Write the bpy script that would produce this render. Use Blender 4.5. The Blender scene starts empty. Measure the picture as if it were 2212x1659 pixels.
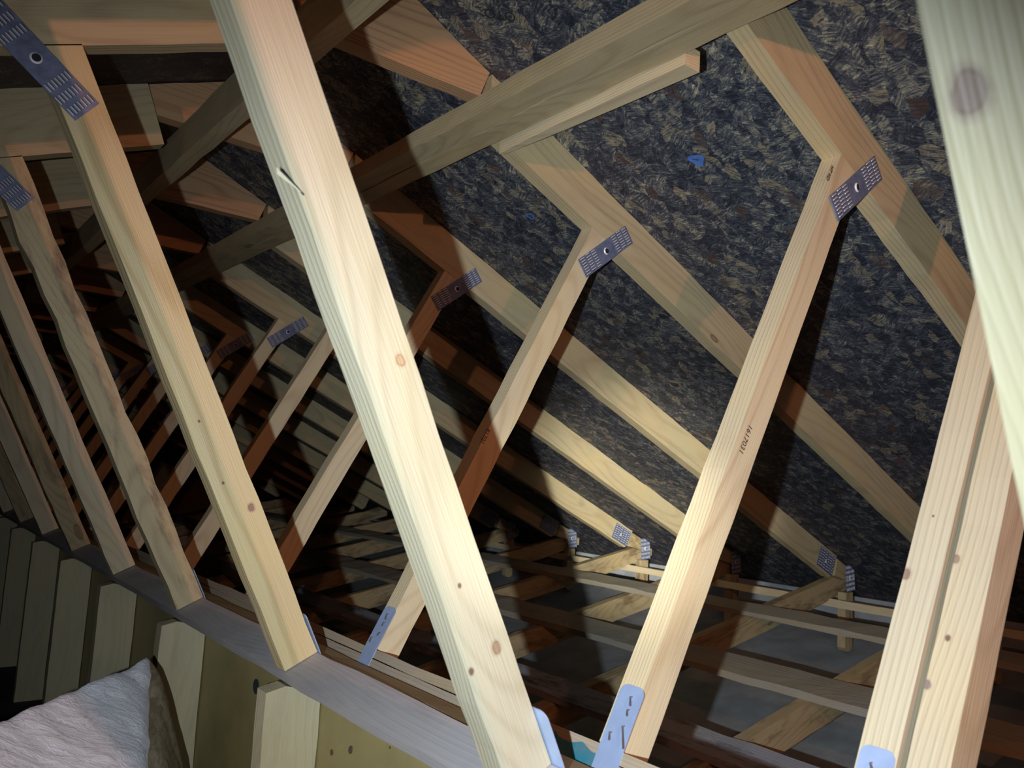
import bpy, bmesh, math, random
from mathutils import Vector, Matrix, noise
C = bpy.context.scene
COL = C.collection
OZ = 1.0                      # attic floor is at height 0, the camera 1 m above it
random.seed(4)

# ------------------------------------------------------------------ camera
W_, H_ = 2212.0, 1659.0
cam = bpy.data.cameras.new('camera'); camo = bpy.data.objects.new('camera', cam); COL.objects.link(camo)
cam.sensor_width = 36.0; cam.lens = 36.0 * 1740.97 / W_; cam.clip_start = 0.01
R_ = Vector((0.78097909, -0.622006, 0.0563933)); D_ = Vector((0.11322111, 0.0522021, -0.99219752)); F_ = Vector((0.61420896, 0.78127043, 0.11119296))
U_ = -D_; B_ = -F_
camo.matrix_world = Matrix(((R_.x, U_.x, B_.x, 0), (R_.y, U_.y, B_.y, 0), (R_.z, U_.z, B_.z, OZ), (0, 0, 0, 1)))
cam.dof.use_dof = True; cam.dof.focus_distance = 1.7; cam.dof.aperture_fstop = 10.0
C.camera = camo
C.view_settings.view_transform = 'Standard'; C.view_settings.look = 'None'
C.view_settings.gamma = 1.0; C.view_settings.exposure = 0.0; C.view_settings.use_curve_mapping = False

# ------------------------------------------------------------------ light
wd = bpy.data.worlds.new('dark_attic_air'); C.world = wd; wd.use_nodes = True
wd.node_tree.nodes['Background'].inputs[0].default_value = (0.5, 0.42, 0.4, 1)
wd.node_tree.nodes['Background'].inputs[1].default_value = 0.004
def lamp(name, kind, loc, energy, col, size, target=None, ang=None, blend=1.0, lin=False):
    l = bpy.data.lights.new(name, kind); o = bpy.data.objects.new(name, l); COL.objects.link(o)
    o.location = (loc[0], loc[1], loc[2] + OZ); l.energy = energy; l.color = col; l.shadow_soft_size = size
    if kind == 'SPOT':
        l.spot_size = math.radians(ang); l.spot_blend = blend
        d = Vector(target) - Vector(loc); o.rotation_euler = d.to_track_quat('-Z', 'Y').to_euler()
    if lin:                                   # a focused reflector beam spreads less than a bare source
        l.use_nodes = True; t = l.node_tree; f = t.nodes.new('ShaderNodeLightFalloff'); f.inputs['Strength'].default_value = 1.0; f.inputs['Smooth'].default_value = 0.0
        t.links.new(f.outputs['Linear' if lin is True else 'Constant'], t.nodes['Emission'].inputs['Strength'])
    return o
TORCH = (-0.10, 0.05, -0.05)          # hand torch held just left of the camera
AIM = (2.97, 2.66, -.05)
lamp('torch_spill', 'SPOT', TORCH, 56, (0.76, 0.90, 1.0), 0.006, (1.65, 2.05, -.3), 112, 1.0)
lamp('torch_flood', 'SPOT', TORCH, 38, (0.80, 0.94, 1.0), 0.006, (2.3, 1.75, .14), 80, 1.0, True)
lamp('torch_beam', 'SPOT', TORCH, 64, (1.0, 1.0, 0.88), 0.006, AIM, 20, 1.0, 'parallel')
lamp('attic_bulb', 'POINT', (0.30, -0.70, 0.55), 32, (1.0, 0.40, 0.22), 0.012)   # warm bulb hanging behind the camera

# ------------------------------------------------------------------ node helpers
class NT:
    def __init__(s, name):
        s.m = bpy.data.materials.new(name); s.m.use_nodes = True; s.t = s.m.node_tree; s.n = s.t.nodes; s.bsdf = s.n['Principled BSDF']
    def add(s, typ, **kw):
        n = s.n.new(typ)
        for k, v in kw.items(): setattr(n, k, v)
        return n
    def link(s, a, b): s.t.links.new(a, b)
    def set(s, sock, v):
        if hasattr(v, 'is_linked') or isinstance(v, bpy.types.NodeSocket): s.link(v, sock)
        else: sock.default_value = v
    def math(s, op, a, b=None, c=None, clamp=False):
        n = s.add('ShaderNodeMath', operation=op); n.use_clamp = clamp; s.set(n.inputs[0], a)
        if b is not None: s.set(n.inputs[1], b)
        if c is not None: s.set(n.inputs[2], c)
        return n.outputs[0]
    def vmath(s, op, a, b=None):
        n = s.add('ShaderNodeVectorMath', operation=op); s.set(n.inputs[0], a)
        if b is not None: s.set(n.inputs[1], b)
        return n.outputs['Value'] if op in ('LENGTH', 'DISTANCE', 'DOT_PRODUCT') else n.outputs[0]
    def noise(s, vec, scale, detail=3.0, rough=.55, dist=0.0):
        n = s.add('ShaderNodeTexNoise'); s.set(n.inputs['Vector'], vec); n.inputs['Scale'].default_value = scale
        n.inputs['Detail'].default_value = detail; n.inputs['Roughness'].default_value = rough; n.inputs['Distortion'].default_value = dist
        return n.outputs[0]
    def ramp(s, fac, stops, interp='LINEAR'):
        n = s.add('ShaderNodeValToRGB'); n.color_ramp.interpolation = interp; e = n.color_ramp.elements
        while len(e) < len(stops): e.new(0.5)
        for el, (p, c) in zip(e, stops): el.position = p; el.color = (c[0], c[1], c[2], 1) if not isinstance(c, float) else (c, c, c, 1)
        s.set(n.inputs[0], fac); return n.outputs[0]
    def mix(s, fac, a, b, mode='MIX'):
        n = s.add('ShaderNodeMix', data_type='RGBA', blend_type=mode); s.set(n.inputs[0], fac)
        s.set(n.inputs[6], a if not isinstance(a, tuple) else (a[0], a[1], a[2], 1)); s.set(n.inputs[7], b if not isinstance(b, tuple) else (b[0], b[1], b[2], 1))
        return n.outputs[2]
    def obj(s):
        tc = s.add('ShaderNodeTexCoord'); return tc.outputs['Object']
    def rand(s): return s.add('ShaderNodeObjectInfo').outputs['Random']
    def bump(s, h, strength, dist=0.001):
        n = s.add('ShaderNodeBump'); n.inputs['Strength'].default_value = strength; n.inputs['Distance'].default_value = dist
        s.set(n.inputs['Height'], h); s.link(n.outputs[0], s.bsdf.inputs['Normal'])

def wood(name, base, dark, rings=300.0, ringmix=.35, knots=(), randknots=True, rough=.5, bump=.35, dirt=0.0, dirtcol=(.16, .12, .08), spec=.5, pith=.10):
    """lumber: local x runs with the grain"""
    k = NT(name); P = k.obj(); rnd = k.rand()
    off = k.add('ShaderNodeCombineXYZ'); k.set(off.inputs[0], k.math('MULTIPLY', rnd, 37.0)); k.set(off.inputs[1], k.math('MULTIPLY', rnd, 0.0)); k.set(off.inputs[2], k.math('MULTIPLY', rnd, 0.0))
    PO = k.vmath('ADD', P, off.outputs[0])
    sx = k.vmath('MULTIPLY', PO, (1.6, 26.0, 26.0)); big = k.noise(k.vmath('MULTIPLY', PO, (2.2, 9.0, 9.0)), 1.0, 2.0)
    sep = k.add('ShaderNodeSeparateXYZ'); k.link(P, sep.inputs[0])
    v = k.math('ADD', sep.outputs[1], k.math('MULTIPLY', k.math('SUBTRACT', rnd, .5), .09))
    v = k.math('ADD', v, k.math('MULTIPLY', k.math('SUBTRACT', big, .5), .055))
    w = k.math('ADD', sep.outputs[2], k.math('ADD', k.math('MULTIPLY', k.noise(k.vmath('MULTIPLY', PO, (1.1, 2, 2)), 1.0, 1.0), .12), pith))
    r = k.math('SQRT', k.math('ADD', k.math('MULTIPLY', v, v), k.math('MULTIPLY', w, w)))
    ring = k.math('SINE', k.math('MULTIPLY', r, rings * 6.283 / 1.6))
    ring = k.math('MULTIPLY_ADD', ring, .5, .5); ring = k.math('POWER', ring, 3.0)
    fine = k.noise(k.vmath('MULTIPLY', PO, (9.0, 420.0, 420.0)), 1.0, 2.0)
    streak = k.noise(sx, 1.0, 3.0)
    fac = k.math('ADD', k.math('MULTIPLY', ring, ringmix), k.math('ADD', k.math('MULTIPLY', k.math('SUBTRACT', streak, .5), 1.0), k.math('MULTIPLY', k.math('SUBTRACT', fine, .5), .7)), clamp=True)
    col = k.mix(fac, base, dark)
    blot = k.noise(k.vmath('MULTIPLY', PO, (3.0, 7.0, 7.0)), 1.0, 2.0)
    col = k.mix(k.ramp(blot, [(.45, (0., 0., 0.)), (.75, (.5, .5, .5))]), col, tuple(min(1, c * f) for c, f in zip(base, (1.15, 1.05, .8))))
    if dirt > 0:
        dn = k.ramp(k.noise(k.vmath('MULTIPLY', PO, (4.0, 14.0, 14.0)), 1.0, 5.0, .7), [(.50, (0., 0., 0.)), (.66, (dirt,) * 3)])
        col = k.mix(dn, col, dirtcol)
    hk = None
    if randknots:
        kp = k.vmath('MULTIPLY', PO, (4.2, 10.0, 10.0)); vo = k.add('ShaderNodeTexVoronoi'); k.link(kp, vo.inputs['Vector']); vo.inputs['Scale'].default_value = 1.0
        cs = k.add('ShaderNodeSeparateColor'); k.link(vo.outputs['Color'], cs.inputs[0])
        rad = k.math('MULTIPLY', k.math('GREATER_THAN', cs.outputs[0], .73), k.math('MULTIPLY_ADD', cs.outputs[1], .10, .05))
        kk = k.math('SUBTRACT', 1.0, k.math('DIVIDE', vo.outputs['Distance'], k.math('MAXIMUM', rad, .0001)), clamp=True)
        hk = kk
        col = k.mix(k.ramp(kk, [(.0, (0., 0., 0.)), (.12, (.8, .8, .8)), (.3, (.45, .45, .45)), (1., (.9, .9, .9))]), col, (.17, .085, .045))
    for (kx, ky, kz, kr, kc) in knots:
        dv = k.vmath('SUBTRACT', P, (kx, ky, kz)); dv = k.vmath('MULTIPLY', dv, (.75, 1.0, 1.0))
        dd = k.math('DIVIDE', k.vmath('LENGTH', dv), kr); dd = k.math('ADD', dd, k.math('MULTIPLY', k.math('SUBTRACT', k.noise(P, 90.0, 2.0), .5), .5))
        halo = k.ramp(dd, [(.35, (1., 1., 1.)), (.5, (.75, .75, .75)), (.9, (0., 0., 0.))])
        col = k.mix(k.math('MULTIPLY', halo, 1.0), col, kc)
        rg = k.ramp(dd, [(.40, (0., 0., 0.)), (.5, (.55, .55, .55)), (.6, (0., 0., 0.))]); col = k.mix(rg, col, (.08, .04, .025))
    k.link(col, k.bsdf.inputs['Base Color']); k.bsdf.inputs['Roughness'].default_value = rough
    k.bsdf.inputs['Specular IOR Level'].default_value = spec
    k.set(k.bsdf.inputs['Roughness'], k.math('MULTIPLY_ADD', streak, .35, rough - .17))
    k.bump(k.math('ADD', k.math('MULTIPLY', ring, .5), k.math('ADD', fine, streak)), bump, .0012)
    return k.m

PINE = (.62, .51, .335); PINED = (.40, .27, .145)
M = {}
M['web'] = wood('pale_pine', PINE, PINED)
M['rafter'] = wood('rafter_pine', (.50, .40, .24), (.29, .19, .10), rings=170, ringmix=.30, rough=.6, dirt=.15, pith=.06)
M['fir'] = wood('reddish_fir', (.52, .31, .17), (.27, .14, .065), rings=330, ringmix=.5, randknots=False, rough=.65, pith=.05)
M['old'] = wood('stained_pine', (.45, .34, .19), (.22, .14, .07), dirt=.75, dirtcol=(.10, .06, .03), rough=.7)
M['purlin'] = wood('dull_pine', (.43, .35, .21), (.25, .185, .11), rough=.65, dirt=.2)
M['grey'] = wood('grey_dusty_lumber', (.38, .345, .35), (.28, .245, .25), ringmix=.12, rough=.75, dirt=.3, dirtcol=(.22, .19, .19), randknots=False, bump=.25)
M['ledger'] = wood('weathered_ledger', (.34, .28, .215), (.20, .155, .12), rough=.7, dirt=.35, dirtcol=(.30, .22, .08), randknots=False)
M['fillerw'] = wood('yellowish_filler', (.42, .35, .19), (.26, .20, .10), rough=.7, dirt=.3, randknots=False)
M['dusty'] = wood('dusty_brace', (.34, .29, .22), (.22, .18, .135), rough=.85, dirt=.5, dirtcol=(.30, .29, .30), randknots=False, bump=.6)
M['mould'] = wood('stained_blue_board', (.34, .34, .38), (.24, .24, .28), rough=.7, dirt=.95, dirtcol=(.05, .055, .07), randknots=False)
M['stud'] = wood('stud_pine', (.46, .39, .25), (.34, .26, .15), ringmix=.2, rough=.65, dirt=.15)
M['shade'] = wood('rough_board', (.42, .28, .15), (.25, .14, .07), rough=.75)

def osb(name, tone=1.0):
    k = NT(name); P = k.obj()
    def layer(cell, seed, sx, sy, rot=6.283):
        vo = k.add('ShaderNodeTexVoronoi'); q = k.vmath('ADD', P, (seed, seed * 1.7, 0)); wob = k.add('ShaderNodeTexNoise'); k.link(q, wob.inputs['Vector']); wob.inputs['Scale'].default_value = 22; wob.inputs['Detail'].default_value = 3
        q2 = k.vmath('ADD', q, k.vmath('MULTIPLY', k.vmath('SUBTRACT', wob.outputs['Color'], (.5, .5, .5)), (.05, .05, 0)))
        k.link(k.vmath('MULTIPLY', q2, (1.0, 1.7, 1.0)), vo.inputs['Vector']); vo.inputs['Scale'].default_value = cell
        cs = k.add('ShaderNodeSeparateColor'); k.link(vo.outputs['Color'], cs.inputs[0])
        vr = k.add('ShaderNodeVectorRotate', rotation_type='Z_AXIS'); k.link(q, vr.inputs['Vector']); k.set(vr.inputs['Angle'], k.math('MULTIPLY_ADD', cs.outputs[0], rot, -rot / 2 + 1.57))
        n = k.noise(k.vmath('MULTIPLY', vr.outputs[0], (sx, sy, 1)), 1.0, 3.0, .65, .15)
        return n, cs.outputs[1], cs.outputs[2]
    n1, a1, b1 = layer(26.0, 0.0, 34.0, 230.0, 1.9)
    n2, a2, b2 = layer(47.0, 3.3, 60.0, 330.0, 2.4)
    n3, a3, b3 = layer(14.0, 7.1, 14.0, 75.0, 1.2)
    t = k.math('ADD', k.math('MULTIPLY', n1, .5), k.math('ADD', k.math('MULTIPLY', n2, .35), k.math('MULTIPLY', n3, .15)))
    t = k.math('ADD', t, k.math('MULTIPLY', k.math('SUBTRACT', a1, .5), .13)); t = k.math('ADD', t, k.math('MULTIPLY', k.math('SUBTRACT', a2, .5), .10))
    big = k.noise(P, 2.3, 3.0); sp = k.add('ShaderNodeSeparateXYZ'); k.link(P, sp.inputs[0]); t = k.math('SUBTRACT', t, k.math('MULTIPLY', k.math('SMOOTH_MIN', k.math('MAXIMUM', k.math('SUBTRACT', sp.outputs[0], .55), 0.0), 1.0, .2), .045)); t = k.math('ADD', t, k.math('MULTIPLY', k.math('SUBTRACT', big, .5), .10))
    col = k.ramp(t, [(.36, (.018, .019, .029)), (.46, (.045, .048, .066)), (.53, (.10, .10, .112)), (.59, (.24, .21, .16)), (.70, (.56, .48, .34))])
    tan = k.math('MULTIPLY', k.math('GREATER_THAN', a1, .90), k.ramp(n1, [(.42, (0., 0., 0.)), (.55, (.6, .6, .6))])); col = k.mix(tan, col, (.26, .19, .11))
    brn = k.math('MULTIPLY', k.math('GREATER_THAN', b1, .97), .45); col = k.mix(brn, col, (.11, .055, .035))
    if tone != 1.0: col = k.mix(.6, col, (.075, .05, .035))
    k.link(col, k.bsdf.inputs['Base Color']); k.bsdf.inputs['Roughness'].default_value = .62; k.bsdf.inputs['Specular IOR Level'].default_value = .35
    k.bump(t, .6, .003)
    return k.m
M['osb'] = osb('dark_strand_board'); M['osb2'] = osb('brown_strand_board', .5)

def plain(name, col, rough=.6, metal=0.0, nz=0.0, nscale=20.0, bumps=0.0, col2=None, spec=.5):
    k = NT(name); k.bsdf.inputs['Roughness'].default_value = rough; k.bsdf.inputs['Metallic'].default_value = metal; k.bsdf.inputs['Specular IOR Level'].default_value = spec
    P = k.obj(); n = k.noise(P, nscale, 4.0, .6)
    k.link(k.mix(k.ramp(n, [(.35, (0., 0., 0.)), (.65, (1., 1., 1.))]), col, col2 or tuple(c * (1 - nz) for c in col)), k.bsdf.inputs['Base Color'])
    if bumps: k.bump(n, bumps, .003)
    return k.m
M['zinc'] = plain('galvanised_steel', (.20, .23, .36), .5, .3, .35, 60)
M['zincb'] = plain('bright_galvanised_lip', (.85, .82, .85), .35, .1, .1, 60)
M['slot'] = plain('dark_slot', (.02, .02, .025), .8)
M['strap'] = plain('blue_grey_steel_strap', (.42, .53, .80), .40, .40, .12, 35)
M['nail'] = plain('dull_nail', (.30, .24, .24), .4, .7, .2, 80)
M['ink'] = plain('dark_ink', (.10, .05, .035), .8)
M['black'] = plain('black_ink', (.02, .018, .016), .8)
M['blue'] = plain('blue_marking_paint', (.10, .22, .62), .6, 0, .35, 60)
M['teal'] = plain('turquoise_paint', (.02, .30, .42), .55, 0, .45, 50, .2, (.15, .30, .36))
M['paper'] = plain('blue_grey_ceiling_board_back', (.36, .37, .39), .8, 0, .35, 6, .1, (.25, .25, .265))
M['dust'] = plain('dark_dusty_floor', (.035, .032, .032), .9, 0, .5, 18, .6)
M['foam'] = plain('ochre_sheathing_board', (.33, .255, .105), .5, 0, .22, 7, .08)
M['hole'] = plain('dark_hole', (.012, .014, .02), .9)
M['wire'] = plain('bright_wire', (.75, .75, .78), .3, .4)
def batt_mat(name, a, b, s):
    k = NT(name); P = k.obj(); n = k.noise(k.vmath('MULTIPLY', P, s), 1.0, 6.0, .7, .8)
    k.link(k.ramp(n, [(.32, b), (.55, a), (.8, tuple(min(1, c * 1.15) for c in a))]), k.bsdf.inputs['Base Color']); k.bsdf.inputs['Roughness'].default_value = .85; k.bump(n, .9, .006); return k.m
M['fluff'] = batt_mat('white_fibreglass', (.84, .86, .95), (.68, .69, .77), (14, 60, 40)); M['fluffside'] = batt_mat('tan_fibreglass_edge', (.50, .42, .29), (.28, .21, .13), (20, 20, 70))

# ------------------------------------------------------------------ mesh helpers
def finish(name, bm, mats, Mw, parent=None, bev=0.0):
    if bev:
        es = [e for e in bm.edges if len(e.link_faces) == 2 and e.calc_face_angle(0) > .5]
        bmesh.ops.bevel(bm, geom=es, offset=bev, segments=2, affect='EDGES', clamp_overlap=True, profile=.6)
    bmesh.ops.recalc_face_normals(bm, faces=bm.faces[:])
    me = bpy.data.meshes.new(name); bm.to_mesh(me); bm.free()
    for m in (mats if isinstance(mats, (list, tuple)) else [mats]): me.materials.append(m)
    o = bpy.data.objects.new(name, me); COL.objects.link(o)
    if parent is None: o.matrix_world = Mw
    else:
        o.parent = parent; o.matrix_local = abs_m(parent).inverted() @ Mw
    MW[o.name] = Mw
    return o
MW = {}
def abs_m(o): return MW[o.name]
def frame(O, U, V):
    U = Vector(U).normalized(); V = Vector(V).normalized(); W = U.cross(V)
    return Matrix(((U.x, V.x, W.x, O[0]), (U.y, V.y, W.y, O[1]), (U.z, V.z, W.z, O[2]), (0, 0, 0, 1)))
def inplane(name, poly, y, th, mat, parent=None, ang=0.0, bev=.002, rough=.0007):
    """flat member lying in the plane of a truss: poly is a list of (x, z), front face at y"""
    cx = sum(p[0] for p in poly) / len(poly); cz = sum(p[1] for p in poly) / len(poly); a = math.radians(ang)
    Mx = frame((cx, y, cz + OZ), (math.cos(a), 0, math.sin(a)), (-math.sin(a), 0, math.cos(a)))
    pts = []
    n = len(poly)
    for i in range(n):
        p, q = Vector(poly[i]), Vector(poly[(i + 1) % n]); L = (q - p).length; m = max(1, int(L / .055)) if rough else 1
        for j in range(m):
            r = p.lerp(q, j / m)
            x, z = r.x - cx, r.y - cz
            u, v = x * math.cos(a) + z * math.sin(a), -x * math.sin(a) + z * math.cos(a)
            if j: v += random.gauss(0, rough)
            pts.append((u, v))
    bm = bmesh.new()
    f = [bm.verts.new((u, v, 0)) for u, v in pts]; b = [bm.verts.new((u, v, -th)) for u, v in pts]
    bm.faces.new(f); bm.faces.new(b[::-1])
    for i in range(len(pts)): j = (i + 1) % len(pts); bm.faces.new((f[i], b[i], b[j], f[j]))
    return finish(name, bm, mat, Mx, parent, bev)
def along(name, sec, y0, y1, mat, parent=None, bev=.002, rough=.0008, taper=None):
    """board running along the building: sec is its (x, z) section"""
    cx = sum(p[0] for p in sec) / len(sec); cz = sum(p[1] for p in sec) / len(sec)
    Mx = frame((cx, y0, cz + OZ), (0, 1, 0), (-1, 0, 0))      # u = Y, v = -X, w = U x V = Z
    bm = bmesh.new(); L = y1 - y0; n = max(1, int(L / .09)); rows = []
    for i in range(n + 1):
        t = i / n; sc = 1.0 if taper is None else taper(t)
        rows.append([bm.verts.new((t * L, -((x - cx) * sc + (sc - 1) * 0) + (random.gauss(0, rough) if 0 < i < n else 0), z - cz + (random.gauss(0, rough) if 0 < i < n else 0))) for x, z in sec])
    for i in range(n):
        for j in range(len(sec)): q = (j + 1) % len(sec); bm.faces.new((rows[i][j], rows[i + 1][j], rows[i + 1][q], rows[i][q]))
    bm.faces.new(rows[0]); bm.faces.new(rows[-1][::-1])
    return finish(name, bm, mat, Mx, parent, bev)
def tube(name, pts, r, mat, parent=None, Mw=None, seg=8):
    bm = bmesh.new(); rows = []
    P = [Vector(p) for p in pts]
    for i, p in enumerate(P):
        t = (P[min(i + 1, len(P) - 1)] - P[max(i - 1, 0)]).normalized(); a = t.orthogonal().normalized(); b = t.cross(a)
        rows.append([bm.verts.new(p + (a * math.cos(q * 2 * math.pi / seg) + b * math.sin(q * 2 * math.pi / seg)) * r) for q in range(seg)])
    for i in range(len(P) - 1):
        for j in range(seg): q = (j + 1) % seg; bm.faces.new((rows[i][j], rows[i][q], rows[i + 1][q], rows[i + 1][j]))
    bm.faces.new(rows[0][::-1]); bm.faces.new(rows[-1])
    return finish(name, bm, mat, Mw or Matrix.Identity(4), parent)
def quad(x0, z0, x1, z1, w, side=1):
    """edge from (x0,z0) to (x1,z1) plus width w to one side"""
    d = Vector((x1 - x0, z1 - z0)).normalized(); n = Vector((-d.y, d.x)) * w * side
    return [(x0, z0), (x1, z1), (x1 + n.x, z1 + n.y), (x0 + n.x, z0 + n.y)]
def thing(name, label, cat, loc, group=None):
    o = bpy.data.objects.new(name, None); COL.objects.link(o); o.empty_display_size = .05
    o.location = (loc[0], loc[1], loc[2] + OZ); MW[o.name] = Matrix.Translation(o.location)
    return tag(o, label, cat, group)
def tag(o, label, cat, group=None):
    o['label'] = label; o['category'] = cat
    if group: o['group'] = group
    return o
def struct(o): o['kind'] = 'structure'; return o

# ------------------------------------------------------------------ truss geometry (x across, z up from camera height)
S = 0.61; Y0 = 0.707; T = 0.038
Yk = lambda k: Y0 + S * k
rb = lambda x: 1.139 - .452 * x         # underside of the right rafters
rt = lambda x: 1.255 - .452 * x         # their top
lb = lambda x: .530 + .405 * x          # underside of the left rafters
lt = lambda x: .678 + .405 * x
dA = Vector((-.447, .894)); dB = Vector((.476, .879))      # directions of the two rows of webs, upwards

# decks, floor, walls -------------------------------------------------------
YN, YF = -1.6, 11.0
def slab(name, a, b, th, mat):
    (x0, z0), (x1, z1) = a, b; ang = math.atan2(z1 - z0, x1 - x0); U = (math.cos(ang), 0, math.sin(ang)); L = math.hypot(x1 - x0, z1 - z0)
    Mx = frame((x0, YN, z0 + OZ), U, (0, 1, 0)); bm = bmesh.new()      # w = U x V points up
    nU, nV = 30, 60
    g = [[bm.verts.new((L * i / nU, (YF - YN) * j / nV, 0)) for j in range(nV + 1)] for i in range(nU + 1)]
    g2 = [[bm.verts.new((L * i / nU, (YF - YN) * j / nV, th)) for j in (0, nV)] for i in (0, nU)]
    for i in range(nU):
        for j in range(nV): bm.faces.new((g[i][j], g[i + 1][j], g[i + 1][j + 1], g[i][j + 1]))
    bm.faces.new((g2[0][0], g2[0][1], g2[1][1], g2[1][0]))
    return struct(finish(name, bm, mat, Mx))
XR = (1.2575 - .680) / (.452 + .405)
slab('ceiling', (XR, rt(XR) + .0015), (4.15, rt(4.15) + .0015), .02, M['osb'])
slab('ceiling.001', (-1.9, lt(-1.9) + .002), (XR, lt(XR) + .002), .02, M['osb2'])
def boxm(name, x0, x1, y0, y1, z0, z1, mat, parent=None, bev=0):
    bm = bmesh.new(); bmesh.ops.create_cube(bm, size=1.0)
    for v in bm.verts: v.co = Vector(((x1 - x0) * v.co.x, (y1 - y0) * v.co.y, (z1 - z0) * v.co.z))
    return finish(name, bm, mat, Matrix.Translation(((x0 + x1) / 2, (y0 + y1) / 2, (z0 + z1) / 2 + OZ)), parent, bev)
slab('floor', (.668, -1.272), (3.87, -.632), -.03, M['paper'])
struct(boxm('floor.001', -2.0, .667, YN, YF, -1.35, -1.0, M['dust']))
struct(boxm('wall_right', 3.86, 3.90, YN, YF, -.80, -.50, M['paper']))
struct(boxm('wall_left', -2.0, -1.9, YN, YF, -1.05, .1, M['dust']))
struct(boxm('wall_back', -2.0, 4.2, YF, YF + .05, -1.05, 1.2, M['shade']))
struct(boxm('wall_front', -2.0, 4.2, YN - .05, YN, -1.05, 1.2, M['shade']))

# ------------------------------------------------------------------ parts
def nail_plate(parent, cx, cz, y, ang, L=.185, Wd=.046):
    a = math.radians(ang); Mx = frame((cx, y - .0035, cz + OZ), (math.cos(a), 0, math.sin(a)), (-math.sin(a), 0, math.cos(a)))
    bm = bmesh.new()
    def bx(u, v, w, du, dv, dw, mi, tilt=0):
        r = bmesh.ops.create_cube(bm, size=1.0)
        for q in r['verts']: q.co = Vector((u + q.co.x * du, v + q.co.y * dv, w + q.co.z * dw + tilt * q.co.y * dv))
        for f in {f for q in r['verts'] for f in q.link_faces}: f.material_index = mi
    bx(0, 0, 0, L, Wd, .0016, 0)
    for sgn in (-1, 1):
        for c in range(3):
            for r in range(7):
                u = sgn * (L * .5 - .012 - c * .0205); v = (r - 3) * Wd / 7.4 + (c % 2) * .0018
                bx(u, v - .0008, .0011, .0125, .0014, .0008, 2)
                bx(u, v + .0010, .0016, .0120, .0020, .0018, 1, .5)
    o = finish('nail_plate', bm, [M['zinc'], M['zincb'], M['slot']], Mx, parent)
    bm = bmesh.new(); bmesh.ops.create_cone(bm, cap_ends=True, segments=20, radius1=.0062, radius2=.0062, depth=.0015); h = finish('bolt_hole', bm, M['hole'], Mx @ Matrix.Translation((0, 0, .0013)), o)
    bm = bmesh.new()
    n = 20; ri = [bm.verts.new((math.cos(q * 2 * math.pi / n) * .0062, math.sin(q * 2 * math.pi / n) * .0062, .003)) for q in range(n)]; ro = [bm.verts.new((math.cos(q * 2 * math.pi / n) * .0085, math.sin(q * 2 * math.pi / n) * .0085, .0008)) for q in range(n)]
    for q in range(n): p = (q + 1) % n; bm.faces.new((ri[q], ro[q], ro[p], ri[p]))
    finish('hole_rim', bm, M['zincb'], Mx, o)
    return o
def strap(parent, path, y0, y1, nails=()):
    """rounded flat steel strap: path of (x, z) from its rounded top end downwards, y0..y1 wide"""
    P = [Vector(p) for p in path]; seg = [(P[i + 1] - P[i]).length for i in range(len(P) - 1)]; L = sum(seg); w = y1 - y0
    def at(s):
        for i, l in enumerate(seg):
            if s <= l or i == len(seg) - 1: return P[i].lerp(P[i + 1], s / l)
            s -= l
    O = Vector((P[0].x, y0, P[0].y + OZ)); bm = bmesh.new(); rad = w * .27; rows = []
    ss = [rad * (1 - math.cos(math.pi / 2 * i / 6)) for i in range(7)] + [rad + (L - rad) * i / 14 for i in range(1, 15)]
    for s in ss:
        ins = 0 if s >= rad else rad - math.sqrt(max(0, rad * rad - (rad - s) ** 2))
        e = L - s
        if e < rad * .6: ins = max(ins, (rad * .6 - e) * .5)
        p = at(s); q = at(min(L, s + .004)) if s < L - .004 else at(s); d = (at(min(L, s + .002)) - at(max(0, s - .002))).normalized(); nn = Vector((-d.y, d.x)) * .0014
        row = []
        for yy in (ins, w - ins):
            row.append(bm.verts.new((p.x - P[0].x, yy, p.y - P[0].y))); row.append(bm.verts.new((p.x - P[0].x + nn.x, yy, p.y - P[0].y + nn.y)))
        rows.append(row)
    for i in range(len(rows) - 1):
        a, b = rows[i], rows[i + 1]
        bm.faces.new((a[0], a[2], b[2], b[0])); bm.faces.new((a[1], b[1], b[3], a[3])); bm.faces.new((a[0], b[0], b[1], a[1])); bm.faces.new((a[2], a[3], b[3], b[2]))
    bm.faces.new((rows[0][0], rows[0][1], rows[0][3], rows[0][2])); bm.faces.new((rows[-1][0], rows[-1][2], rows[-1][3], rows[-1][1]))
    o = finish('steel_strap', bm, M['strap'], Matrix.Translation(O), parent)
    for (s, fy, ln) in nails:
        p = at(s); d = (at(s + .002) - at(s - .002)).normalized(); n3 = Vector((d.y, 0, -d.x)); d3 = Vector((d.x, 0, d.y))
        if n3.x > 0: n3 = -n3
        b = Vector((p.x, y0 + fy * w, p.y + OZ)); g = (-Vector((0, 1, 0)) * .5 + d3 * .8).normalized()
        tube('bent_nail', [b, b + n3 * .005 + g * .002, b + n3 * .006 + g * ln * .6, b + n3 * .007 + g * ln], .0011, M['nail'], o)
    return o

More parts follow.
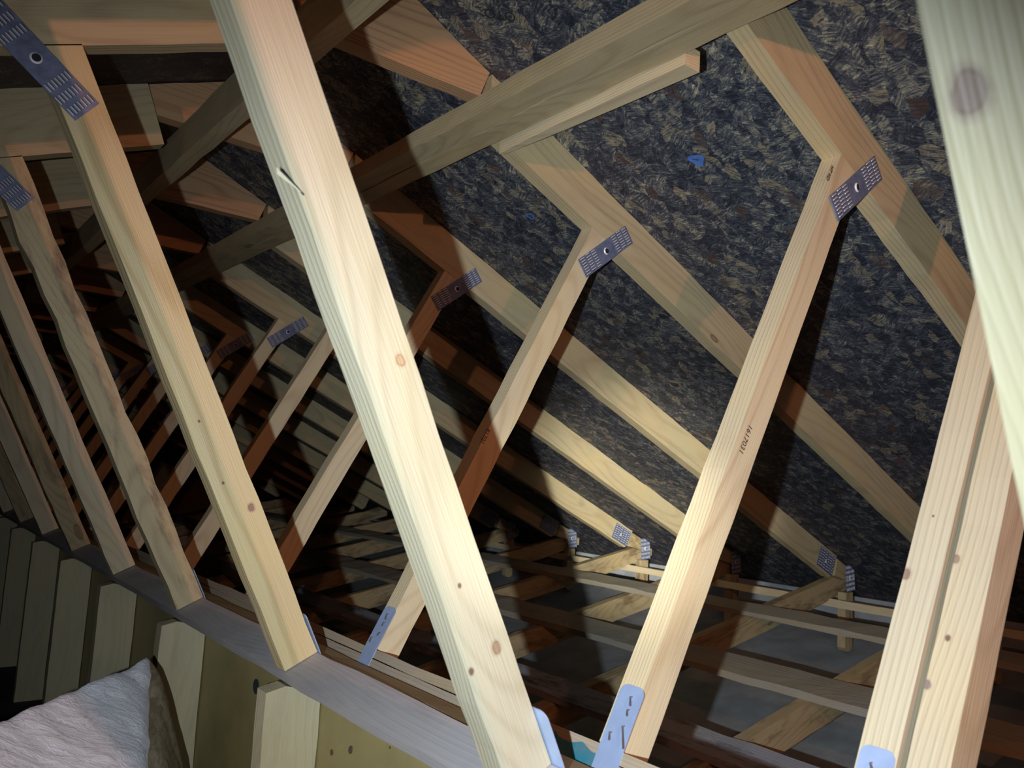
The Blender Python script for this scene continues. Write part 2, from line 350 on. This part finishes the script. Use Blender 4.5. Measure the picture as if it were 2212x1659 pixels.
BR = Vector((.803, -.351)); BL = Vector((.757, -.326))   # foot of a right-hand web
AL = Vector((.587, -.349)); AR = Vector((.643, -.322))   # foot of a left-hand web
def web_a(parent, y, mat, dz=0, wj=0.0):
    # left edge runs from AL up to the left rafter's underside, right edge from AR
    def up(p):
        t = (lb(p.x) - p.y) / (dA.y - .405 * dA.x); return p + dA * t
    l, r = up(AL), up(AR)
    return inplane('web', [tuple(AL), tuple(AR), tuple(r), tuple(l)], y, T, mat, parent, 116.6, rough=.0007 + wj)
def web_b(parent, y, mat, wj=0.0):
    def up(p):
        t = (rb(p.x) - p.y) / (dB.y + .452 * dB.x); return p + dB * t
    l, r = up(BL), up(BR)
    tip = (1.166, .548)
    return inplane('web', [tuple(BL), tuple(BR), tuple(r), tuple(l)], y, T, mat, parent, 61.6, rough=.0007 + wj)
def rafter_r(parent, y, mat, x1=3.36):
    x0 = .935; return inplane('rafter', [(x0, rb(x0) + .012), (x0 + .02, rb(x0 + .02)), (x1 - .03, rb(x1 - .03)), (x1, rb(x1) + .03), (x1 + .03, rt(x1 + .03)), (x0, rt(x0))], y, T, mat, parent, -24.3)
def rafter_l(parent, y, mat):
    x0 = -1.7; return inplane('rafter', [(x0, lb(x0)), (.454, lb(.454) - .002), (.405, .842), (x0, lt(x0))], y, T, mat, parent, 22.0)
def collar(parent, y, mat):
    return inplane('ridge_gusset', [(.4315, .776), (.907, .774), (.929, .834), (XR, rt(XR) - .002), (.408, .841)], y, T, mat, parent, 0.0)
def chord(parent, y, mat, x0=.80, w=.095):
    ct = lambda x: -.377 + .2 * (x - 3.44); return inplane('bottom_chord', [(x0, ct(x0)), (x0, ct(x0) - w), (3.30, ct(3.30) - w), (3.60, ct(3.60) - w + .02), (3.60, rt(3.60) - .01), (3.52, rt(3.52) - .01), (3.42, ct(3.42))], y + T + .002, T, mat, parent, 11.3)
def heel(parent, y):
    nail_plate(parent, 3.30, rt(3.30) - .060, y, -24.3, .13, .085)
    p = inplane('heel_block', [(3.375, rb(3.375) + .025), (3.47, rb(3.47) + .045), (3.47, rt(3.47) - .01), (3.395, rt(3.395) - .01)], y, T, M['old'], parent, -24)
    nail_plate(parent, 3.50, -.375, y, 96, .12, .075)
    inplane('hanging_post', [(3.47, -.68), (3.485, -.695), (3.51, -.695), (3.53, -.68), (3.53, -.44), (3.47, -.44)], y, T, M['old'], parent, 90)

def stamp(parent, txt, pos, xdir, ydir, size, mat, name='printed_stamp', ex=.0002):
    cu = bpy.data.curves.new(name, 'FONT'); cu.body = txt; cu.size = size; cu.extrude = ex
    o = bpy.data.objects.new(name, cu); dg = bpy.context.evaluated_depsgraph_get()
    me = bpy.data.meshes.new_from_object(o); bpy.data.objects.remove(o); me.name = name
    me.materials.clear(); me.materials.append(mat)
    o = bpy.data.objects.new(name, me); COL.objects.link(o); Mw = frame((pos[0], pos[1], pos[2] + OZ), xdir, ydir); MW[o.name] = Mw
    if parent: o.parent = parent; o.matrix_local = abs_m(parent).inverted() @ Mw
    else: o.matrix_world = Mw
    return o

# hero webs get the knots seen in the photo (local coords: u along, v across, w = 0 front .. -T back)
def local_knots(ang, cen, y, lst):
    a = math.radians(ang); out = []
    for (x, yy, z, r, c) in lst:
        dx, dz = x - cen[0], z - cen[1]; out.append((dx * math.cos(a) + dz * math.sin(a), -dx * math.sin(a) + dz * math.cos(a), -(yy - y), r, c))
    return out
DK = (.16, .09, .06); LK = (.42, .27, .15)
def cen_a():
    def up(p): return p + dA * ((lb(p.x) - p.y) / (dA.y - .405 * dA.x))
    q = [AL, AR, up(AR), up(AL)]; return (sum(p.x for p in q) / 4, sum(p.y for p in q) / 4)
def cen_b():
    def up(p): return p + dB * ((rb(p.x) - p.y) / (dB.y + .452 * dB.x))
    q = [BL, BR, up(BR), up(BL)]; return (sum(p.x for p in q) / 4, sum(p.y for p in q) / 4)
def front(x, y, Y):          # pixel of the photo -> point on the plane Y (used only to look up where a knot sits on its board)
    d = R_ * ((x - W_ / 2) / 1740.97) + D_ * ((y - H_ / 2) / 1740.97) + F_; t = Y / d.y; return (d.x * t, Y, d.z * t)
def leftface(px, py, p0, d):   # point on the left side of a right-hand web seen at a photo pixel
    r = R_ * ((px - W_ / 2) / 1740.97) + D_ * ((py - H_ / 2) / 1740.97) + F_
    n = Vector((d.y, -d.x)); t = (n.x * p0.x + n.y * p0.y) / (n.x * r.x + n.y * r.z); return (r.x * t, r.y * t, r.z * t)
ka = local_knots(116.6, cen_a(), Y0, [front(865, 778, Y0) + (.0085, LK), front(1072, 1400, Y0) + (.009, (.30, .20, .12)), front(1018, 1450, Y0) + (.005, DK), front(993, 1265, Y0) + (.0035, DK), front(780, 803, Y0 + .02) + (.005, DK)])
M['heroA'] = wood('glossy_pale_web', (.46, .41, .295), (.31, .25, .15), knots=ka, randknots=False, rough=.40, bump=.5, rings=220, ringmix=.28, spec=.7)
kf = local_knots(116.6, cen_a(), Y0 - .92 * S - T, [leftface(2095, 200, AL, dA) + (.012, (.17, .12, .10))])
M['heroF'] = wood('foreground_pale_web', (.31, .28, .195), (.24, .205, .125), knots=kf, randknots=False, rough=.55, bump=.4)
ya1 = Yk(1)
k1 = local_knots(116.6, cen_a(), ya1, [front(543, 1096, ya1) + (.009, (.30, .17, .13)), front(482, 1043, ya1) + (.003, DK), front(430, 910, ya1) + (.003, DK)])
M['A1'] = wood('swirl_grain_web', (.60, .47, .26), (.38, .25, .11), knots=k1, randknots=False, rings=110, ringmix=.55, rough=.45, bump=.6, pith=.03)
M['A2'] = wood('scarred_web', (.52, .41, .24), (.30, .20, .11), dirt=.8, dirtcol=(.13, .08, .05), rough=.6)
Yd = Y0 - .52 * S
kd1 = local_knots(61.6, cen_b(), Yd, [leftface(1957, 1240, BL, dB) + (.0075, (.27, .17, .13)), leftface(2016, 1115, BL, dB) + (.002, DK)])
kd2 = local_knots(61.6, cen_b(), Yd - .047, [leftface(2065, 1208, BL, dB) + (.006, (.30, .19, .14)), leftface(2047, 1378, BL, dB) + (.004, DK), leftface(2002, 1478, BL, dB) + (.006, (.25, .18, .17)), leftface(2070, 830, BL, dB) + (.008, (.25, .15, .12))])
M['D1'] = wood('tan_double_web', (.50, .43, .31), (.38, .30, .19), knots=kd1, randknots=False, rough=.6, bump=.5, rings=200)
M['D2'] = wood('tan_double_web_near', (.49, .415, .29), (.37, .29, .18), knots=kd2, randknots=False, rough=.6, bump=.5, rings=200)

ORD = ['', 'second', 'third', 'fourth', 'fifth', 'sixth', 'seventh', 'eighth', 'ninth', 'tenth', 'eleventh', 'twelfth', 'thirteenth']
LAB = {0: 'roof truss with the glossy pale knotty diagonal running down the middle, brightest lit of all',
       1: 'roof truss just behind the brightest one, left diagonal swirling-grained with one round knot',
       2: 'third roof truss back, its left diagonal scarred and stained brown along the edge',
       3: 'fourth roof truss back, its left diagonal grey on the left and orange along the right',
       4: 'fifth roof truss back, lower end of its left diagonal just behind the fourth, dim',
       5: 'sixth roof truss back, dim, hinge plate seen in half shadow left of the bright web'}
G = 'roof trusses standing one behind another along the attic'
rows = list(range(0, 13))
for kk in rows:
    y = Yk(kk)
    t = thing('roof_truss', LAB.get(kk, '%s roof truss counting back from the brightly lit one, dark and distant' % ORD[kk]), 'roof truss', (.69, y, -.33), G)
    wa = web_a(t, y, {0: M['heroA'], 1: M['A1'], 2: M['A2']}.get(kk, M['web'] if kk % 2 else M['old']), wj=.0015 if kk == 2 else 0)
    wb = web_b(t, y, M['web'])
    rafter_r(t, y, M['rafter']); rafter_l(t, y, M['rafter']); collar(t, y, M['fir'])
    chord(t, y, M['old'])
    nail_plate(t, 1.289, .528, y, 38.0)
    nail_plate(t, .125, .558, y, 142.0)
    if kk < 8: heel(t, y)
    if kk < 5:
        e = BL + dB * .078; p = [e + Vector((-.0018, 0)), BL + Vector((-.0018, 0)) + dB * .004, BL + Vector((-.43, -.9)) * .05 + Vector((-.003, 0))]
        if kk < 2: strap(t, [tuple(q) for q in p], y - .005, y + T - .003, nails=[(.014, .42, .014), (.030, .35, .010), (.050, .30, .03 if kk == 0 else .008), (.062, .7, .012)])
        e = AR + dA * .072; p = [e + Vector((.0018, 0)), AR + Vector((.0018, 0)) + dA * .004, AR + Vector((.30, -.95)) * .03 + Vector((.004, 0))]
        if kk < 3: strap(t, [tuple(q) for q in p], y - (.020 if kk == 0 else .006), y + .022)
    if kk == 0:
        c0 = Vector(front(1618, 915, y)); stamp(wb, '1617031', (c0[0], y - .0006, c0[2]), (-dB.x, 0, -dB.y), (dB.y, 0, -dB.x), .014, M['ink'])
        c0 = Vector(front(1795, 356, y)); stamp(wb, 'HT KD', (c0[0], y - .0006, c0[2]), (-dB.x, 0, -dB.y), (dB.y, 0, -dB.x), .011, M['ink'])
        # torn splinter on the pale web's left edge
        s0, s1 = Vector(front(598, 366, y - .001)), Vector(front(657, 421, y - .001))
        bm = bmesh.new(); vs = [bm.verts.new(q) for q in ((s0.x - .002, s0.y - .003, s0.z + .001), (s0.x + .002, s0.y, s0.z - .001), (s1.x, s1.y, s1.z), (s0.x + .001, s0.y + .001, s0.z - .004))]
        bm.faces.new((vs[0], vs[1], vs[2])); bm.faces.new((vs[0], vs[2], vs[3])); bm.faces.new((vs[0], vs[3], vs[1])); bm.faces.new((vs[1], vs[3], vs[2]))
        finish('splinter', bm, M['heroA'], Matrix.Translation((0, 0, OZ)), wa)
        tube('crack', [(s0.x + .003, s0.y + .0002, s0.z + OZ + .0005), ((s0.x + s1.x) / 2 + .0015, s0.y + .0002, (s0.z + s1.z) / 2 + OZ + .001), (s1.x, s1.y + .0006, s1.z + OZ)], .0009, M['slot'], wa)
    if kk == 1:
        c0 = Vector(front(1053, 924, y)); stamp(wb, '81701', (c0[0], y - .0006, c0[2]), (-dB.x, 0, -dB.y), (dB.y, 0, -dB.x), .014, M['ink'])
# nearest single truss at the right edge of the picture and the doubled truss
yf = Y0 - .92 * S - T
t = thing('roof_truss', 'nearest roof truss, blurred pale diagonal with a big dark knot at the right edge', 'roof truss', (.69, yf, -.33), G)
web_a(t, yf, M['heroF']); rafter_l(t, yf, M['rafter']); collar(t, yf, M['fir']); rafter_r(t, yf, M['rafter'])
t = thing('roof_truss', 'doubled roof truss at right, two tan diagonals side by side with a narrow gap', 'roof truss', (.69, Yd, -.33), G)
web_b(t, Yd, M['D1']); web_b(t, Yd - .047, M['D2']); rafter_r(t, Yd, M['rafter']); rafter_l(t, Yd, M['rafter']); collar(t, Yd, M['fir'])
e = BL + dB * .094; p = [e + Vector((-.0018, 0)), BL + Vector((-.0018, 0)) + dB * .004, BL + Vector((-.43, -.9)) * .05 + Vector((-.003, 0))]
strap(t, [tuple(q) for q in p], Yd + .001, Yd + T - .002, nails=[(.016, .6, .01), (.024, .2, .008)])

# ------------------------------------------------------------------ boards running along the attic
YE = 8.2
tag(along('purlin', [(.8335, .677), (.8855, .677), (.8855, .7145), (.8335, .7145)], -.9, YE, M['purlin']), 'long board under the right rafters, left one of the pair nailed side by side', 'purlin', 'paired purlins under the right rafters')
tag(along('purlin', [(.8890, .6775), (.9385, .6775), (.9385, .7135), (.8890, .7135)], -.9, YE, M['purlin']), 'long board under the right rafters, right one of the pair, against the diagonals side', 'purlin', 'paired purlins under the right rafters')
tag(along('short_brace', [(.9405, .659), (.976, .659), (.976, .694), (.9405, .694)], .80, 1.30, M['web'], taper=lambda t_: 1 - .75 * t_ * t_), 'short pale board with a cut end nailed against the underside of the long purlin', 'brace')
tag(along('ridge_brace', [(.490, .688), (.528, .688), (.528, .773), (.490, .773)], -.9, YE, M['purlin']), 'board on edge running back under the ridge at top left', 'brace')
def tilt(p, d, L, n, th): p = Vector(p); d = Vector(d).normalized(); n = Vector(n).normalized(); return [tuple(p), tuple(p + n * th), tuple(p + d * L + n * th), tuple(p + d * L)]
tag(along('sill_plate', tilt((.5855, -.3515), (.9, .436), .064, (.436, -.9), .021), -.9, YE, M['grey']), 'grey dusty tilted plate that the left row of diagonals stands on', 'plate')
tag(along('ledger_board', tilt((.7565, -.3275), (.9, -.43), .058, (-.43, -.9), .0155), -.9, YE, M['ledger']), 'thin upper strip under the right row of diagonals', 'board', 'stacked boards under the right diagonals')
lo = tag(along('ledger_board', tilt((.7565 - .0072, -.3275 - .0152), (.9, -.43), .058, (-.43, -.9), .052), -.9, YE, M['ledger']), 'thicker weathered board beneath the thin strip, splashed with turquoise paint at its near end', 'board', 'stacked boards under the right diagonals')
bm = bmesh.new(); a = Vector((.7565 - .43 * .002 - .0016, 0, -.3275 - .9 * .002)); b = Vector((.7565 - .43 * .034 - .0016, 0, -.3275 - .9 * .034))
ys = [.715, .73, .75, .77, .79, .81, .822]; top = []; bot = []
for i, q in enumerate(ys): s_ = .12 + .25 * abs(math.sin(i * 2.1)); p_ = a.lerp(b, s_); top.append(bm.verts.new((p_.x, q, p_.z + OZ))); bot.append(bm.verts.new((b.x, q, b.z + OZ)))
for i in range(len(ys) - 1): bm.faces.new((top[i], top[i + 1], bot[i + 1], bot[i]))
bmesh.ops.solidify(bm, geom=bm.faces[:], thickness=.0006)
finish('paint_splash', bm, M['teal'], Matrix.Identity(4), lo)

tag(along('filler_board', [(.6560, -.3300), (.7300, -.3492), (.7170, -.392), (.6560, -.372)], -.9, YE, M['fillerw']), 'narrow yellowish board wedged between the grey tilted plate and the weathered boards', 'board')

# braces lying over the bottom chords
ct = lambda x: -.377 + .2 * (x - 3.44)
def brace(x, w, h, y0, y1, mat, label, name='lateral_brace', dz=0):
    z = ct(x) + .0015 + dz; return tag(along(name, [(x, z), (x + w, z + w * .2), (x + w, z + w * .2 + h), (x, z + h)], y0, y1, mat, rough=.0016), label, 'brace', 'braces lying across the bottom chords')
brace(2.79, .10, .020, .4, YE, M['dusty'], 'dusty board crossing the lower chords behind the foot of the double post')
brace(2.25, .135, .022, .4, YE, M['dusty'], 'wide dusty board crossing the lower chords, middle one of those seen right of centre')
brace(1.78, .11, .021, .3, YE, M['mould'], 'blue-grey board with dark stains at the bottom right, nearest of the crossing boards')
tag(along('strip_brace', [(3.40, -.5005), (3.42, -.5005), (3.42, -.4675), (3.40, -.4675)], .5, YE, M['web']), 'thin pale strip running behind the hanging posts near the eave', 'brace')

# ------------------------------------------------------------------ stud wall below the plates
GS = 'studs of the low wall under the tilted plate'
SL = {0: 'stud at the bottom edge of the picture under the bright diagonal', 1: 'nearest well lit stud with a clipped top, beside the round hole in the ochre board', 2: 'second stud, lower part in the shadow of the white insulation',
      3: 'third stud back, dim, left of the insulation corner', 4: 'fourth stud back, barely lit'}
for kk in range(0, 9):
    y = Yk(kk)
    s = inplane('stud', [(.5575, -1.0), (.6555, -1.0), (.6555, -.405), (.604, -.377), (.5915, -.3735), (.5575, -.381)], y, T, M['stud'], None, 90)
    tag(s, SL.get(kk, '%s stud back along the low wall, almost black in the dark' % ORD[kk]), 'stud', GS)
pb = boxm('sheathing_board', .658, .668, -.9, YE, -1.0, -.405, M['foam']); tag(pb, 'ochre sheathing board lining the far side of the low stud wall', 'sheathing')
d = R_ * ((553 - W_ / 2) / 1740.97) + D_ * ((1483 - H_ / 2) / 1740.97) + F_; q = d * (.6572 / d.x)
bm = bmesh.new(); bmesh.ops.create_cone(bm, cap_ends=True, segments=24, radius1=.0145, radius2=.0145, depth=.001)
finish('round_hole', bm, M['hole'], Matrix.Translation((.6572, q.y, q.z + OZ)) @ Matrix.Rotation(math.pi / 2, 4, 'Y'), pb)
for (px, py, r) in ((757, 1620, .006), (716, 1625, .005), (842, 1615, .002)):
    d = R_ * ((px - W_ / 2) / 1740.97) + D_ * ((py - H_ / 2) / 1740.97) + F_; q = d * (.6572 / d.x)
    bm = bmesh.new(); bmesh.ops.create_cone(bm, cap_ends=True, segments=7, radius1=r, radius2=r, depth=.001)
    for v in bm.verts: v.co.x *= random.uniform(.7, 1.5)
    finish('chip', bm, M['ink'], Matrix.Translation((.6572, q.y, q.z + OZ)) @ Matrix.Rotation(math.pi / 2, 4, 'Y') @ Matrix.Rotation(.6, 4, 'Z'), pb)

# ------------------------------------------------------------------ white insulation batt at bottom left
def batt():
    tz = -.405
    # plan outline of the top (x, y): back-right corner, back-left, front-left, front-right
    A, B2, C2, D2 = Vector((.497, 1.775)), Vector((.02, 1.28)), Vector((-.03, .80)), Vector((.350, 1.12))
    n = 44; bm = bmesh.new(); rows = []
    for i in range(n + 1):
        row = []
        for j in range(n + 1):
            u, v = i / n, j / n; p = C2.lerp(D2, u).lerp(B2.lerp(A, u), v)
            e = min(u, v, 1 - u, 1 - v); z = tz - .012 * max(0, (.04 - e) / .04) ** 2
            f = noise.fractal((p.x * 18, p.y * 18, 0), 1.0, 2.0, 4); z += .006 * f - .26 * (1 - v) + .010 * noise.noise((p.x * 5, p.y * 5, 3))
            z -= .012 * math.exp(-((v - .62 - .04 * math.sin(u * 5)) / .012) ** 2) * u
            jx = .006 * noise.noise((p.y * 30, u * 5, 9)); row.append(bm.verts.new((p.x + jx, p.y + jx, z)))
        rows.append(row)
    for i in range(n):
        for j in range(n): f = bm.faces.new((rows[i][j], rows[i + 1][j], rows[i + 1][j + 1], rows[i][j + 1])); f.smooth = True
    ring = [rows[i][0] for i in range(n + 1)] + [rows[n][j] for j in range(1, n + 1)] + [rows[i][n] for i in range(n - 1, -1, -1)] + [rows[0][j] for j in range(n - 1, 0, -1)]
    prev = ring; m = 16; top_z = [v.co.z for v in ring]
    for k_ in range(1, m + 1):
        cur = []
        for v, z0 in zip(ring, top_z):
            z = z0 + (-.838 - z0) * k_ / m; f = noise.fractal((v.co.x * 14, v.co.y * 14, z * 40), 1.0, 2.0, 3) if k_ < m else 0
            out = Vector((v.co.x - .2, v.co.y - 1.2)).normalized(); am = .010 * f + .030 * (k_ / m)
            cur.append(bm.verts.new((v.co.x + out.x * am + .13 * (k_ / m) ** .7, v.co.y + out.y * am, z)))
        for a in range(len(ring)): b = (a + 1) % len(ring); f = bm.faces.new((prev[a], prev[b], cur[b], cur[a])); f.material_index = 1; f.smooth = True
        prev = cur
    bm.faces.new(prev[::-1])
    bmesh.ops.translate(bm, verts=bm.verts[:], vec=(0, 0, OZ))
    o = finish('insulation_batt', bm, [M['fluff'], M['fluffside']], Matrix.Identity(4)); return o
tag(batt(), 'thick white fluffy insulation batt with a torn tan edge at the bottom left', 'insulation')
tag(boxm('insulation_batt', -.3, .30, .3, 1.7, -1.0, -.845, M['dust'], None, .03), 'dark dusty insulation the white batt stands on', 'insulation')

# ------------------------------------------------------------------ marks on the roof deck
def deckpt(px, py):
    d = R_ * ((px - W_ / 2) / 1740.97) + D_ * ((py - H_ / 2) / 1740.97) + F_; t = 1.2555 / (d.z + .452 * d.x); return d * t
def paint_ring(px, py, r, wdt, label):
    c = deckpt(px, py); U = Vector((.911, 0, -.412)); V = Vector((0, 1, 0)); Mx = frame((c.x, c.y, c.z + OZ - .0004), U, V); bm = bmesh.new(); n = 26; a, b = [], []
    for i in range(n):
        t_ = i * 2 * math.pi / n; rr = r * (1 + .18 * math.sin(3 * t_ + 1) + random.uniform(-.08, .08)); a.append(bm.verts.new((rr * math.cos(t_), rr * math.sin(t_), 0))); q_ = max(.002, rr - wdt * random.uniform(.7, 1.3)); b.append(bm.verts.new((q_ * math.cos(t_), q_ * math.sin(t_), 0)))
    for i in range(n): j = (i + 1) % n; bm.faces.new((a[i], a[j], b[j], b[i]))
    tag(finish('paint_mark', bm, M['blue'], Mx), label, 'paint mark', 'blue paint marks on the roof deck')
paint_ring(1505, 345, .017, .014, 'bright blue paint spot on the dark deck, right of centre near the top')
paint_ring(1146, 467, .012, .005, 'small blue paint ring on the dark deck between two rafters')
dk = bpy.data.objects['ceiling']
for (px, py, s_, tx) in ((1043, 18, .03, 'OTO'), (1395, 210, .016, '69'), (1440, 190, .016, '17'), (1350, 232, .014, '72')):
    c = deckpt(px, py); stamp(dk, tx, (c.x, c.y, c.z - .0006), (.55, -.80, -.25), (.60, .50, -.27), s_, M['black'], 'deck_print', .0001)
h = front(1372, 1124, Yk(4)); h2 = front(1450, 1136, Yk(4) - .25)
tube_o = tube('loose_wire', [(h[0], h[1], h[2] + OZ), ((h[0] + h2[0]) / 2, (h[1] + h2[1]) / 2, (h[2] + h2[2]) / 2 + OZ + .003), (h2[0], h2[1], h2[2] + OZ)], .004, M['wire']); tag(tube_o, 'thin bright wire sticking out beside a heel plate under the eave', 'wire')
